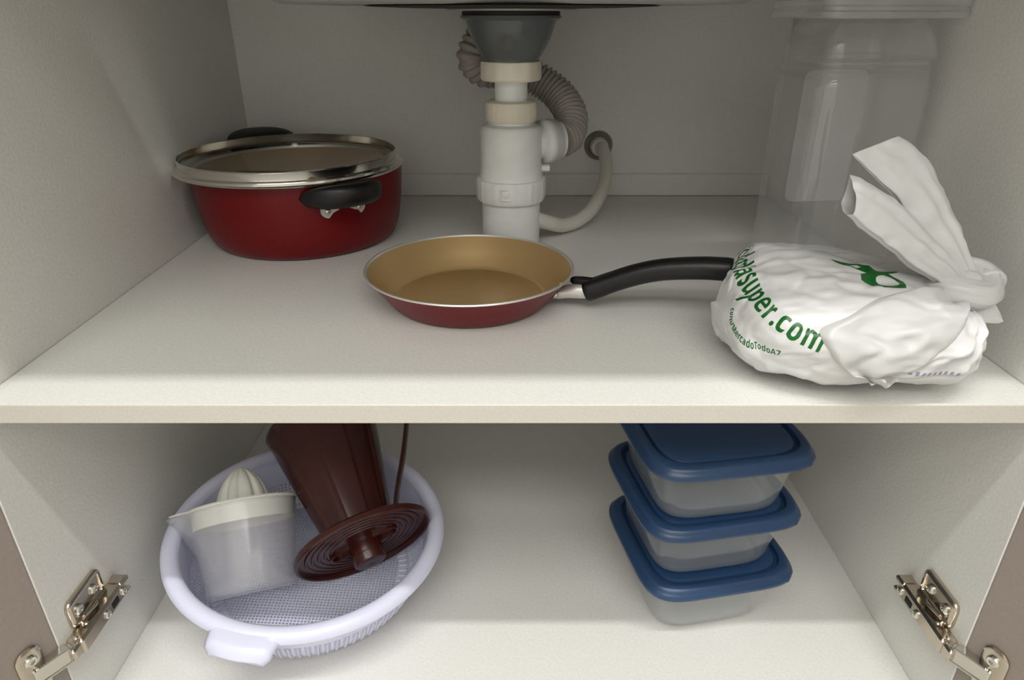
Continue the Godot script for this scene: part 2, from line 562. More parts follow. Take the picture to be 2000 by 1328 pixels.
# ---------------------------------------------------------------- frying pan
func pan() -> void:
	var c := Vector3(-0.0406, 0, -0.2013)
	var o := thing("frying_pan", "small frying pan with gold lining, red outside and long black handle", "frying pan", c)
	var b := MB.new()
	var H := 0.0335
	b.lathe([Vector2(0, 0.0008), Vector2(0.066, 0.0008), Vector2(0.069, 0.0), Vector2(0.073, 0.0012), Vector2(0.0775, 0.005), Vector2(0.086, 0.0165), Vector2(0.0945, 0.0275), Vector2(0.0985, H - 0.001), Vector2(0.0975, H - 0.001)], 128)
	part("body", b, M.red_enamel, o)
	b = MB.new()
	b.lathe([Vector2(0.0965, H - 0.0008), Vector2(0.093, 0.0285), Vector2(0.084, 0.0172), Vector2(0.0765, 0.0068), Vector2(0.0738, 0.0046), Vector2(0.0722, 0.0036), Vector2(0.0705, 0.0036), Vector2(0.0695, 0.0042), Vector2(0, 0.0042)], 128)
	part("lining", b, M.gold_coat, o)
	b = MB.new()
	b.lathe([Vector2(0.0966, H - 0.0010), Vector2(0.0992, H - 0.0012), Vector2(0.0999, H - 0.0004), Vector2(0.0994, H + 0.0006), Vector2(0.0978, H + 0.0006)], 128, Vector3.ZERO, true)
	part("rim", b, M.aluminium, o)
	var d := Vector3(cos(0.25), 0, sin(0.25))
	b = MB.new()      # sleeve between pan and handle
	var P := []
	for q in [[0.0850, 0.0130], [0.094, 0.0160], [0.104, 0.0176], [0.116, 0.0192]]:
		P.append(d * q[0] + Vector3(0, q[1], 0))
	b.tube(spline(P, 4), [0.0052, 0.0055, 0.0058, 0.006, 0.0062, 0.0064, 0.0066, 0.0068, 0.007, 0.0072, 0.0073, 0.0074, 0.0075], 24, true, 1.0)
	part("sleeve", b, M.aluminium, o)
	b = MB.new()
	P = []
	for q in [[0.1125, 0.0185], [0.124, 0.0236], [0.138, 0.0304], [0.152, 0.0366], [0.167, 0.0420], [0.180, 0.0454], [0.193, 0.0476], [0.206, 0.0492], [0.219, 0.0503], [0.233, 0.0506], [0.2400, 0.0505]]:
		P.append(d * q[0] + Vector3(0, q[1], 0))
	var path := spline(P, 5)
	var rad := []
	for i in path.size():
		var f := float(i) / (path.size() - 1)
		var r := keyed([Vector2(0, 0.0088), Vector2(0.03, 0.0098), Vector2(0.2, 0.0092), Vector2(0.5, 0.0093), Vector2(0.93, 0.0098), Vector2(0.98, 0.0092), Vector2(1, 0.007)], f)
		rad.append(r)
	b.tube(path, rad, 28, true, 1.0, Vector3.UP, func(a, _f): return 1.0 / pow(pow(absf(cos(a)) / 1.12, 2.6) + pow(absf(sin(a)), 2.6), 1.0 / 2.6))
	part("handle", b, M.black_handle, o)
	b = MB.new()      # black shoulder that runs along the top of the sleeve to the rim
	P = [d * 0.0975 + Vector3(0, 0.0265, 0) + d.cross(Vector3.UP) * -0.004, d * 0.106 + Vector3(0, 0.0268, 0) + d.cross(Vector3.UP) * -0.003, d * 0.118 + Vector3(0, 0.0275, 0)]
	b.tube(spline(P, 5), [0.0020, 0.0032, 0.0040, 0.0044, 0.0046, 0.0048, 0.005, 0.005, 0.005, 0.005, 0.005], 18, true, 0.9)
	part("shoulder", b, M.black_handle, o)
	for k in [-1.0, 1.0]:
		b = MB.new()
		var a: float = 0.25 + k * 0.10
		var dd := Vector3(cos(a), 0, sin(a))
		var nn := (dd * 0.8 - Vector3(0, 0.6, 0)).normalized()
		screwless(b, dd * 0.0862 + Vector3(0, 0.0155, 0), basis_y(nn, Vector3.UP), 0.0042)
		part("rivet", b, M.steel, o)
	b = MB.new()
	var ai := 0.235
	screwless(b, Vector3(cos(ai), 0, sin(ai)) * 0.0885 + Vector3(0, 0.0225, 0), basis_y(Vector3(-cos(ai) * 0.75, 0.65, -sin(ai) * 0.75), Vector3.UP), 0.0022)
	part("rivet", b, M.gold_coat, o)


# ---------------------------------------------------------------- sink and drain
func sink() -> void:
	var o := thing("sink_bowl", "underside of the stainless steel sink bowl above the drain", "sink", Vector3(0, 0.2582, -0.37))
	var b := MB.new()
	var bp := [Vector2(0.0, 0.2122), Vector2(0.004, 0.09), Vector2(0.0095, 0.034)]
	for k in 9:
		bp.append(Vector2(0.032 - 0.022 * cos(PI / 16 * k), 0.022 - 0.022 * sin(PI / 16 * k)))
	bp.append_array([Vector2(0.120, 0.0), Vector2(0.121, 0.0015)])
	for k in range(8, -1, -1):
		bp.append(Vector2(0.032 - 0.0205 * cos(PI / 16 * k), 0.022 - 0.0205 * sin(PI / 16 * k)))
	bp.append_array([Vector2(0.0055, 0.09), Vector2(0.002, 0.2130), Vector2(-0.018, 0.2130), Vector2(-0.018, 0.2122)])
	b.rprism(0.235, 0.172, 0.07, bp, Transform3D.IDENTITY, 14, false, false, true)
	for k in b.g.size():
		b.g[k] = -1
	b.lathe([Vector2(0.0, 0.0002), Vector2(0.135, 0.0002), Vector2(0.135, 0.0012), Vector2(0, 0.0012)], 64)
	part("bowl", b, M.sink_steel, o)
	b = MB.new()
	b.lathe([Vector2(0.0, -0.0037), Vector2(0.060, -0.0036), Vector2(0.110, -0.0028), Vector2(0.148, -0.0015), Vector2(0.152, -0.0009), Vector2(0.147, -0.0004), Vector2(0.110, -0.0015), Vector2(0.0, -0.0024)], 96)
	part("damping_pad", b, M.dark_pad, o)
	b = MB.new()
	b.lathe([Vector2(0.0, -0.0056), Vector2(0.064, -0.0055), Vector2(0.068, -0.0046), Vector2(0.068, -0.0036), Vector2(0.0, -0.0036)], 64)
	part("pressed_seat", b, M.sink_steel, o)

	o = thing("sink_drain", "bottle trap drain in white plastic with dark grey strainer cup under sink", "drain", Vector3(-0.001, 0, -0.37))
	b = MB.new()
	b.lathe([Vector2(0.0, 0.2526), Vector2(0.0500, 0.2526), Vector2(0.0512, 0.2518), Vector2(0.0512, 0.2492), Vector2(0.0500, 0.2486), Vector2(0.0, 0.2486)], 64)
	part("gasket", b, M.black_rubber, o)
	b = MB.new()
	b.lathe([Vector2(0.0, 0.2487), Vector2(0.0525, 0.2487), Vector2(0.0528, 0.2462), Vector2(0.0505, 0.2448), Vector2(0.0478, 0.2442), Vector2(0.0462, 0.2400), Vector2(0.0448, 0.2350), Vector2(0.0418, 0.2270), Vector2(0.0372, 0.2180), Vector2(0.0328, 0.2110), Vector2(0.0300, 0.2075), Vector2(0.0295, 0.2040), Vector2(0.0, 0.2040)], 72)
	part("strainer_cup", b, M.strainer_grey, o)
	b = MB.new()
	b.lathe([Vector2(0.0, 0.2052), Vector2(0.0292, 0.2052), Vector2(0.0318, 0.2042), Vector2(0.0325, 0.2020), Vector2(0.0325, 0.1872), Vector2(0.0310, 0.1852), Vector2(0.0200, 0.1846), Vector2(0, 0.1846)], 64, Vector3.ZERO, false,
		func(a, _y): return 0.97 + 0.045 * pow(absf(cos(a * 3.0 + 0.25)), 6.0))
	part("coupling_nut", b, M.nut_cream, o)
	b = MB.new()
	b.lathe([Vector2(0, 0.190), Vector2(0.0178, 0.190), Vector2(0.0178, 0.150), Vector2(0, 0.150)], 48)
	part("tail_pipe", b, M.pipe_white, o)
	b = MB.new()
	b.lathe([Vector2(0, 0.1648), Vector2(0.0240, 0.1648), Vector2(0.0272, 0.1632), Vector2(0.0284, 0.1600), Vector2(0.0284, 0.1460), Vector2(0.0268, 0.1432), Vector2(0, 0.1432)], 96, Vector3.ZERO, false,
		func(a, _y): return 1.0 - 0.012 * pow(absf(sin(a * 12.0)), 8.0))
	part("coupling_nut", b, M.nut_cream, o)
	b = MB.new()
	b.lathe([Vector2(0, 0.1450), Vector2(0.0245, 0.1450), Vector2(0.0255, 0.1405), Vector2(0.0318, 0.1385), Vector2(0.0342, 0.1350), Vector2(0.0345, 0.1290), Vector2(0.0348, 0.0880), Vector2(0.0362, 0.0840), Vector2(0.0362, 0.0815), Vector2(0.0350, 0.0800), Vector2(0, 0.0800)], 72)
	part("trap_body", b, M.pipe_white, o)
	b = MB.new()
	b.lathe([Vector2(0, 0.0815), Vector2(0.0360, 0.0815), Vector2(0.0392, 0.0805), Vector2(0.0398, 0.0780), Vector2(0.0394, 0.0600), Vector2(0.0378, 0.0560), Vector2(0, 0.0560)], 96, Vector3.ZERO, false,
		func(a, _y): return 1.0 + 0.022 * (1.0 if fmod(a + 0.13, TAU / 12.0) < 0.11 else 0.0))
	var un := part("union_nut", b, M.pipe_white, o)
	b = MB.new()      # moulded square with a small tick on the collar
	for q in [[Vector2(-0.006, 0.063), Vector2(0.006, 0.063)], [Vector2(0.006, 0.063), Vector2(0.006, 0.0745)], [Vector2(0.006, 0.0745), Vector2(-0.006, 0.0745)], [Vector2(-0.006, 0.0745), Vector2(-0.006, 0.063)], [Vector2(-0.003, 0.069), Vector2(-0.0005, 0.066)], [Vector2(-0.0005, 0.066), Vector2(0.0035, 0.072)]]:
		var pts := PackedVector3Array()
		for i in 5:
			var m: Vector2 = q[0].lerp(q[1], i / 4.0)
			var a2 := m.x / 0.0395 + 0.02
			pts.append(Vector3(sin(a2) * 0.0398 - 0.006, m.y, cos(a2) * 0.0398))
		b.tube(pts, 0.0005, 6)
	part("moulded_mark", b, M.pipe_white, un)
	b = MB.new()
	b.lathe([Vector2(0, 0.058), Vector2(0.0338, 0.058), Vector2(0.0335, 0.010), Vector2(0.0320, 0.004), Vector2(0.027, 0.001), Vector2(0, 0.0006)], 72)
	part("trap_cup", b, M.pipe_white, o)
	b = MB.new()      # outlet at the side
	var d := Vector3(0.92, 0.02, -0.40).normalized()
	var pts2 := PackedVector3Array()
	for s in [0.028, 0.036, 0.0365, 0.048, 0.0485, 0.056, 0.0565, 0.062]:
		pts2.append(Vector3(0, 0.117, 0) + d * s)
	b.tube(pts2, [0.0190, 0.0190, 0.0238, 0.0248, 0.0232, 0.0232, 0.0205, 0.0200], 40)
	part("outlet", b, M.pipe_white, o)
	b = MB.new()
	b.box(Vector3(0.012, 0.007, 0.010), Vector3(0.0385, 0.0905, -0.004), 0.0015)
	part("lug", b, M.pipe_white, o)

	# corrugated hose from the outlet up behind the trap
	var hp := spline([Vector3(0.0575, 0.1185, -0.3955), Vector3(0.0665, 0.1225, -0.4080), Vector3(0.070, 0.140, -0.428), Vector3(0.058, 0.160, -0.446), Vector3(0.036, 0.176, -0.456), Vector3(0.010, 0.186, -0.460), Vector3(-0.016, 0.188, -0.460),
		Vector3(-0.036, 0.190, -0.452), Vector3(-0.046, 0.204, -0.446), Vector3(-0.036, 0.222, -0.452), Vector3(-0.016, 0.232, -0.470), Vector3(-0.004, 0.236, -0.520), Vector3(-0.002, 0.244, -0.558), Vector3(0.0, 0.275, -0.584), Vector3(0.0, 0.335, -0.5885), Vector3(0.0, 0.400, -0.5885)], 40)
	var len_ := 0.0
	var pp := PackedVector3Array()
	var rr := []
	var acc := 0.0
	for i in hp.size() - 1:
		len_ += hp[i].distance_to(hp[i + 1])
	var steps := int(len_ / 0.0013)
	var at := 0
	var run := 0.0
	for k in steps:
		var target := len_ * k / steps
		while at < hp.size() - 2 and run + hp[at].distance_to(hp[at + 1]) < target:
			run += hp[at].distance_to(hp[at + 1])
			at += 1
		pp.append(hp[at].lerp(hp[at + 1], (target - run) / maxf(hp[at].distance_to(hp[at + 1]), 1e-6)))
		rr.append(0.0178 + 0.0022 * sin(target * TAU / 0.0058))
	b = MB.new()
	b.tube(pp, rr, 28)
	var h := part("drain_hose", b, M.hose_grey, self)
	tag(h, "grey corrugated overflow hose looping behind the trap", "hose")

	# slim white hose from the wall to the foot of the trap
	b = MB.new()
	var wp := spline([Vector3(0.0240, 0.034, -0.366), Vector3(0.043, 0.0235, -0.384), Vector3(0.062, 0.0130, -0.408), Vector3(0.084, 0.0120, -0.432), Vector3(0.105, 0.020, -0.462), Vector3(0.122, 0.036, -0.500), Vector3(0.130, 0.054, -0.535), Vector3(0.131, 0.068, -0.560), Vector3(0.129, 0.075, -0.582), Vector3(0.1270, 0.0755, -0.603)], 10)
	b.tube(wp, 0.0088, 24)
	h = part("waste_hose", b, M.hose_white, self)
	tag(h, "slim white hose curving from the back wall to the trap foot", "hose")
	b = MB.new()
	var g := thing("wall_grommet", "round ring where the slim white hose enters the back wall", "grommet", Vector3(0.127, 0.0745, ZB), basis_y(Vector3(0, 0, 1), Vector3.RIGHT))
	b.lathe([Vector2(0.0125, 0.0), Vector2(0.0210, 0.0), Vector2(0.0205, 0.003), Vector2(0.0165, 0.0065), Vector2(0.0130, 0.0050)], 40, Vector3.ZERO, true)
	part("ring", b, M.rosette, g)
	b = MB.new()
	b.lathe([Vector2(0.0, 0.0), Vector2(0.0128, 0.0), Vector2(0.0128, 0.018), Vector2(0.0115, 0.022), Vector2(0.0, 0.022)], 32)
	part("collar", b, M.hose_white, g)


# ---------------------------------------------------------------- clear jar
func jar() -> void:
	var o := thing("storage_jar", "tall clear plastic square jar standing behind the tied bag", "jar", Vector3(0.3205, 0, -0.272), Basis(Vector3.UP, 0.06))
	var b := MB.new()
	b.rprism(0.0535, 0.0535, 0.016, [Vector2(0.020, 0.003), Vector2(0.010, 0.0008), Vector2(0.004, 0.003), Vector2(0.0015, 0.010), Vector2(0.0, 0.03), Vector2(0.0, 0.19), Vector2(0.001, 0.1985), Vector2(0.0035, 0.2005), Vector2(0.0035, 0.2035), Vector2(0.001, 0.2055), Vector2(0.001, 0.2122), Vector2(0.0035, 0.2105), Vector2(0.0035, 0.2135), Vector2(0.001, 0.2155), Vector2(0.002, 0.226), Vector2(0.006, 0.236), Vector2(0.012, 0.243), Vector2(0.014, 0.2465)],
		Transform3D.IDENTITY, 10, true, false)
	part("body", b, M.jar_clear, o)
	b = MB.new()      # inner wall
	b.rprism(0.0517, 0.0517, 0.0145, [Vector2(0.010, 0.004), Vector2(0.003, 0.006), Vector2(0.001, 0.012), Vector2(0.0, 0.03), Vector2(0.0, 0.19), Vector2(0.0012, 0.199), Vector2(0.0035, 0.2020), Vector2(0.0012, 0.2070), Vector2(0.0035, 0.2120), Vector2(0.0015, 0.2165), Vector2(0.0025, 0.226), Vector2(0.0065, 0.236), Vector2(0.0125, 0.2425)],
		Transform3D.IDENTITY, 10, true, false)
	part("inner_wall", b, M.jar_clear, o)
	b = MB.new()
	b.rprism(0.0640, 0.0640, 0.014, [Vector2(0.024, 0.2470), Vector2(0.004, 0.2466), Vector2(0.0008, 0.2474), Vector2(0.0, 0.2490), Vector2(0.0, 0.2520), Vector2(0.002, 0.2532), Vector2(0.002, 0.2560), Vector2(0.0, 0.2575), Vector2(0.0, 0.2610), Vector2(0.003, 0.2620), Vector2(0.010, 0.2622)], Transform3D.IDENTITY, 8)
	part("lid", b, M.tub_rim, o)
	b = MB.new()      # pale translucent sheet on the back wall, stands in for a reflection
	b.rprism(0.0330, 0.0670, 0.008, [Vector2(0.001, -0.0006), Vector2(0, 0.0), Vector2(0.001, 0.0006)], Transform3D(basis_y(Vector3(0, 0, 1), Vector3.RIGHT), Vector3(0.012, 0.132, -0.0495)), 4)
	part("reflection_panel", b, M.jar_reflection, o)
	b = MB.new()      # moulded ridge in the base
	b.box(Vector3(0.044, 0.0016, 0.0030), Vector3(-0.002, 0.0045, -0.020), 0.0006)
	part("base_ridge", b, M.tub_rim, o)


# ---------------------------------------------------------------- food tubs
func tub(k: int, x: float, z: float, yaw: float, label: String) -> void:
	var ht := 0.0752
	var o := thing("food_container", label, "food container", Vector3(x, YF + ht * k, z), Basis(Vector3.UP, yaw), "stacked containers with blue lids")
	var a := 0.0812
	var ring := func(s: float, y: float, p := 5.0) -> PackedVector3Array:
		var r := PackedVector3Array()
		for i in 96:
			var q := TAU * i / 96.0
			r.append(Vector3(s * signf(cos(q)) * pow(absf(cos(q)), 2.0 / p), y, s * signf(sin(q)) * pow(absf(sin(q)), 2.0 / p)))
		return r
	var b := MB.new()
	var R := []
	for q in [[0.050, 0.0022], [0.0535, 0.0004], [0.0575, 0.0016], [0.0605, 0.0060], [0.0630, 0.0140], [0.0662, 0.034], [0.0700, 0.058], [0.0715, 0.0640]]:
		R.append(ring.call(q[0], q[1]))
	b.loft(R, true, true, false)
	part("tub", b, M.tub_clear, o)
	b = MB.new()
	R = []
	for q in [[0.0715, 0.0560], [0.0735, 0.0565], [0.0760, 0.0610], [0.0768, 0.0635], [0.0715, 0.0650]]:
		R.append(ring.call(q[0], q[1]))
	b.loft(R, true, false, false)
	part("tub_rim", b, M.tub_rim, o)
	b = MB.new()
	R = []
	var br := []
	for q in [[0.0600, 0.0690], [0.0755, 0.0690], [0.0768, 0.0625], [0.0805, 0.0622], [a + 0.0007, 0.0632], [a + 0.0007, 0.0665], [a - 0.0012, 0.0690], [a - 0.0022, 0.0702], [a - 0.0028, 0.0722], [a - 0.0050, 0.0740], [0.0720, 0.0747], [0.0703, 0.0742], [0.0698, 0.0702], [0.0690, 0.0694], [0.0674, 0.0694], [0.0668, 0.0700], [0.0656, 0.0728], [0.0640, 0.0736], [0.055, 0.0738]]:
		R.append(ring.call(q[0], q[1], 5.2))
	b.loft(R, true, true, true, [1, 2, 11, 13, 15, 16])
	# corner tab of the lid
	var tb := Transform3D(basis_y(Vector3.UP, Vector3(1, 0, 1)), Vector3(0.0655, 0.0640, 0.0655))
	b.rprism(0.0085, 0.012, 0.006, [Vector2(0.0008, -0.0012), Vector2(0, -0.0004), Vector2(0, 0.0012), Vector2(0.0008, 0.002)], tb, 5)
	part("lid", b, M.blue_lid, o)


# ---------------------------------------------------------------- colander
const COL_C := Vector3(-0.2186, -0.2431, -0.158)
const COL_N := Vector3(0.0749, 1.0, 0.0477)

func colander() -> void:
	var bs := basis_y(COL_N)
	var o := thing("colander", "round white plastic colander with perforated base on the cabinet bottom", "colander", COL_C, bs)
	var b := MB.new()
	b.lathe([Vector2(0.1275, -0.0060), Vector2(0.1290, -0.0015), Vector2(0.1325, 0.0012), Vector2(0.1370, 0.0016), Vector2(0.1415, 0.0002), Vector2(0.1445, -0.0035), Vector2(0.1450, -0.0080), Vector2(0.1430, -0.0100), Vector2(0.1420, -0.0070), Vector2(0.1385, -0.0035), Vector2(0.1330, -0.0025), Vector2(0.1305, -0.0070), Vector2(0.1298, -0.0120), Vector2(0.1268, -0.0120)], 160, Vector3.ZERO, true)
	part("rim", b, M.colander_white, o)
	b = MB.new()
	b.lathe([Vector2(0.1270, -0.0110), Vector2(0.1220, -0.0400), Vector2(0.1238, -0.0402), Vector2(0.1288, -0.0112)], 120, Vector3.ZERO, true)
	part("upper_wall", b, M.colander_white, o)
	# perforated wall: a grid of frames, each cell with a slot through it
	b = MB.new()
	var na := 168
	var rows := 9
	var wall := func(f: float, out: float) -> Vector2:
		return Vector2(keyed([Vector2(0, 0.1222), Vector2(0.45, 0.1180), Vector2(0.75, 0.1130), Vector2(0.92, 0.1055), Vector2(1, 0.0985)], f) + out, keyed([Vector2(0, -0.0398), Vector2(0.45, -0.0545), Vector2(0.75, -0.0640), Vector2(0.92, -0.0710), Vector2(1, -0.0725)], f) - out * 0.25)
	var at := func(f: float, a: float, out: float) -> Vector3:
		var w: Vector2 = wall.call(f, out)
		return Vector3(cos(a) * w.x, w.y, sin(a) * w.x)
	for i in rows:
		for j in na:
			var a0 := TAU * j / na
			var a1 := TAU * (j + 1) / na
			var f0 := float(i) / rows
			var f1 := float(i + 1) / rows
			var O := PackedVector3Array(); var I := PackedVector3Array(); var X := PackedVector3Array(); var Y := PackedVector3Array()
			for q in [[0.0, 0.0], [1.0, 0.0], [1.0, 1.0], [0.0, 1.0]]:
				O.append(at.call(lerpf(f0, f1, q[1]), lerpf(a0, a1, q[0]), 0.0))
				Y.append(at.call(lerpf(f0, f1, q[1]), lerpf(a0, a1, q[0]), 0.0016))
				I.append(at.call(lerpf(f0, f1, 0.22 + 0.56 * q[1]), lerpf(a0, a1, 0.24 + 0.52 * q[0]), 0.0))
				X.append(at.call(lerpf(f0, f1, 0.22 + 0.56 * q[1]), lerpf(a0, a1, 0.24 + 0.52 * q[0]), 0.0016))
			for q in 4:
				var r := (q + 1) % 4
				b.tri(O[q], I[q], I[r], 1); b.tri(O[q], I[r], O[r], 1)
				b.tri(I[q], X[q], X[r], -1); b.tri(I[q], X[r], I[r], -1)
				b.tri(Y[q], X[r], X[q], 2); b.tri(Y[q], Y[r], X[r], 2)
	var pw := part("perforated_wall", b, M.colander_white, o)
	pw.set_meta("kind", "stuff")
	# ribs outside, from the rim down to the foot
	b = MB.new()
	for j in 84:
		var a := TAU * j / 84
		var pts := PackedVector3Array()
		for f in [0.0, 0.25, 0.5, 0.75, 0.92]:
			pts.append(at.call(f, a, 0.0020))
		b.tube(pts, 0.0013, 5)
	var rb := part("outer_ribs", b, M.colander_white, o)
	rb.set_meta("kind", "stuff")
	# perforated bottom on a square grid
	b = MB.new()
	var p := 0.0036
	var R := 0.0990
	var n := int(R / p) + 1
	for i in range(-n, n):
		for j in range(-n, n):
			var c := Vector2(i + 0.5, j + 0.5) * p
			if c.length() > R - 0.001:
				continue
			var y := -0.0726
			var O := PackedVector3Array(); var I := PackedVector3Array(); var X := PackedVector3Array()
			for q in [Vector2(-1, -1), Vector2(1, -1), Vector2(1, 1), Vector2(-1, 1)]:
				var e: Vector2 = c + q * p * 0.5
				var h: Vector2 = c + q * p * 0.27
				O.append(Vector3(e.x, y, e.y)); I.append(Vector3(h.x, y, h.y)); X.append(Vector3(h.x, y - 0.0014, h.y))
			for q in 4:
				var r := (q + 1) % 4
				b.tri(O[q], I[r], I[q], 1); b.tri(O[q], O[r], I[r], 1)
				b.tri(I[q], X[r], X[q], -1); b.tri(I[q], I[r], X[r], -1)
	var pb := part("perforated_base", b, M.colander_white, o)
	pb.set_meta("kind", "stuff")
	b = MB.new()      # foot: ring of small teeth
	b.lathe([Vector2(0.0945, -0.0738), Vector2(0.0985, -0.0738), Vector2(0.1000, -0.0715), Vector2(0.0945, -0.0715)], 100, Vector3.ZERO, true)
	for j in 84:
		var a := TAU * j / 84
		b.box(Vector3(0.010, 0.0075, 0.0028), Vector3(cos(a) * 0.1000, -0.0738, sin(a) * 0.1000), 0.0005, Basis(Vector3.UP, -a))
	part("foot_ring", b, M.colander_white, o)
	# two flat handles
	for k in 2:
		b = MB.new()
		var a := deg_to_rad(99.0) + PI * k
		var rad := Vector3(cos(a), 0, sin(a))
		var tn := Vector3(-sin(a), 0, cos(a))
		var rings := []
		for i in 25:
			var f := i / 24.0
			var r0 := 0.1390 + f * 0.0230
			var hw := 0.0345 - 0.0035 * f
			if f > 0.85:
				hw -= (f - 0.85) * 0.03
			var y := -0.0002 - f * f * 0.0040 - pow(maxf(0.0, f - 0.6) / 0.4, 2.0) * 0.0060
			var ring := PackedVector3Array()
			for q in 17:
				var t := -1.0 + q / 8.0
				ring.append(rad * (r0 - (1.0 - cos(t * 0.25)) * 0.13) + tn * (t * hw) + Vector3(0, y - pow(absf(t), 6.0) * 0.006 * minf(1.0, f * 4.0), 0))
			for q in range(16, -1, -1):
				var t := -1.0 + q / 8.0
				ring.append(rad * (r0 - (1.0 - cos(t * 0.25)) * 0.13 - 0.0010) + tn * (t * (hw - 0.0016)) + Vector3(0, y - 0.0026 - pow(absf(t), 6.0) * 0.006 * minf(1.0, f * 4.0), 0))
			rings.append(ring)
		b.loft(rings)
		part("handle", b, M.colander_white, o)


# ---------------------------------------------------------------- measuring cup and reamer
func juicer() -> void:
	var n := Vector3(-0.2081, 0.7205, -0.6615).normalized()
	var at := Vector3(-0.2684, -0.2902, -0.1042)
	var view := Vector3(0.3423, 0.6439, 0.6843)
	var bs := basis_y(n, Vector3(0.94, -0.1, -0.2))
	var o := thing("measuring_cup", "translucent plastic measuring cup tilted back inside the colander", "cup", at, bs)
	var spout := func(a: float, y: float) -> float:
		var d := wrapf(a - PI, -PI, PI)
		return 1.0 + 0.42 * exp(-d * d / 0.05) * smoothstep(0.062, 0.090, y)
	var b := MB.new()
	b.lathe([Vector2(0.0, 0.0022), Vector2(0.036, 0.0022), Vector2(0.0385, 0.0005), Vector2(0.0425, 0.0022), Vector2(0.0450, 0.0070), Vector2(0.0462, 0.014), Vector2(0.0485, 0.040), Vector2(0.0512, 0.066), Vector2(0.0530, 0.0850), Vector2(0.0540, 0.0900), Vector2(0.0528, 0.0900), Vector2(0.0516, 0.0850), Vector2(0.0470, 0.040), Vector2(0.0448, 0.014), Vector2(0.0420, 0.0060), Vector2(0.0360, 0.0038), Vector2(0, 0.0038)], 120, Vector3.ZERO, false, spout)
	part("body", b, M.cup_clear, o)
	b = MB.new()
	for k in 7:
		var y := 0.020 + k * 0.0085
		var pts := PackedVector3Array()
		var w := 0.010 if k % 2 == 0 else 0.006
		for i in 5:
			var a := deg_to_rad(52.0) - (w / 0.05) * i / 4.0
			var r := 0.0466 + (y - 0.014) * 0.098
			pts.append(Vector3(cos(a) * r, y, sin(a) * r))
		b.tube(pts, 0.0004, 5)
	part("scale_marks", b, M.cup_clear, o)
	var c := thing("citrus_reamer", "white ribbed citrus reamer sitting on the measuring cup", "reamer", at + n * 0.0845, bs)
	b = MB.new()
	b.lathe([Vector2(0.0505, -0.0130), Vector2(0.0512, -0.0130), Vector2(0.0524, 0.0055), Vector2(0.0548, 0.0058), Vector2(0.0555, 0.0070), Vector2(0.0545, 0.0085), Vector2(0.0520, 0.0080), Vector2(0.0495, 0.0050), Vector2(0.036, 0.0020), Vector2(0.030, 0.0030), Vector2(0.0, 0.0030), Vector2(0.0, 0.0015), Vector2(0.034, 0.0005), Vector2(0.0495, 0.0035)], 96, Vector3.ZERO, true,
		func(a, y): return 1.0 + 0.36 * exp(-pow(wrapf(a - PI, -PI, PI), 2) / 0.05) * smoothstep(0.0052, 0.0075, y))
	part("tray", b, M.reamer_white, c)
	b = MB.new()
	b.lathe([Vector2(0.0285, 0.0020), Vector2(0.0280, 0.0080), Vector2(0.0262, 0.0160), Vector2(0.0232, 0.0250), Vector2(0.0190, 0.0330), Vector2(0.0130, 0.0405), Vector2(0.0065, 0.0460), Vector2(0.0015, 0.0482), Vector2(0.0, 0.0483)], 120, Vector3.ZERO, false,
		func(a, y): return 1.0 - 0.13 * pow(absf(sin(a * 5.0)), 5.0))
	part("cone", b, M.reamer_white, c)


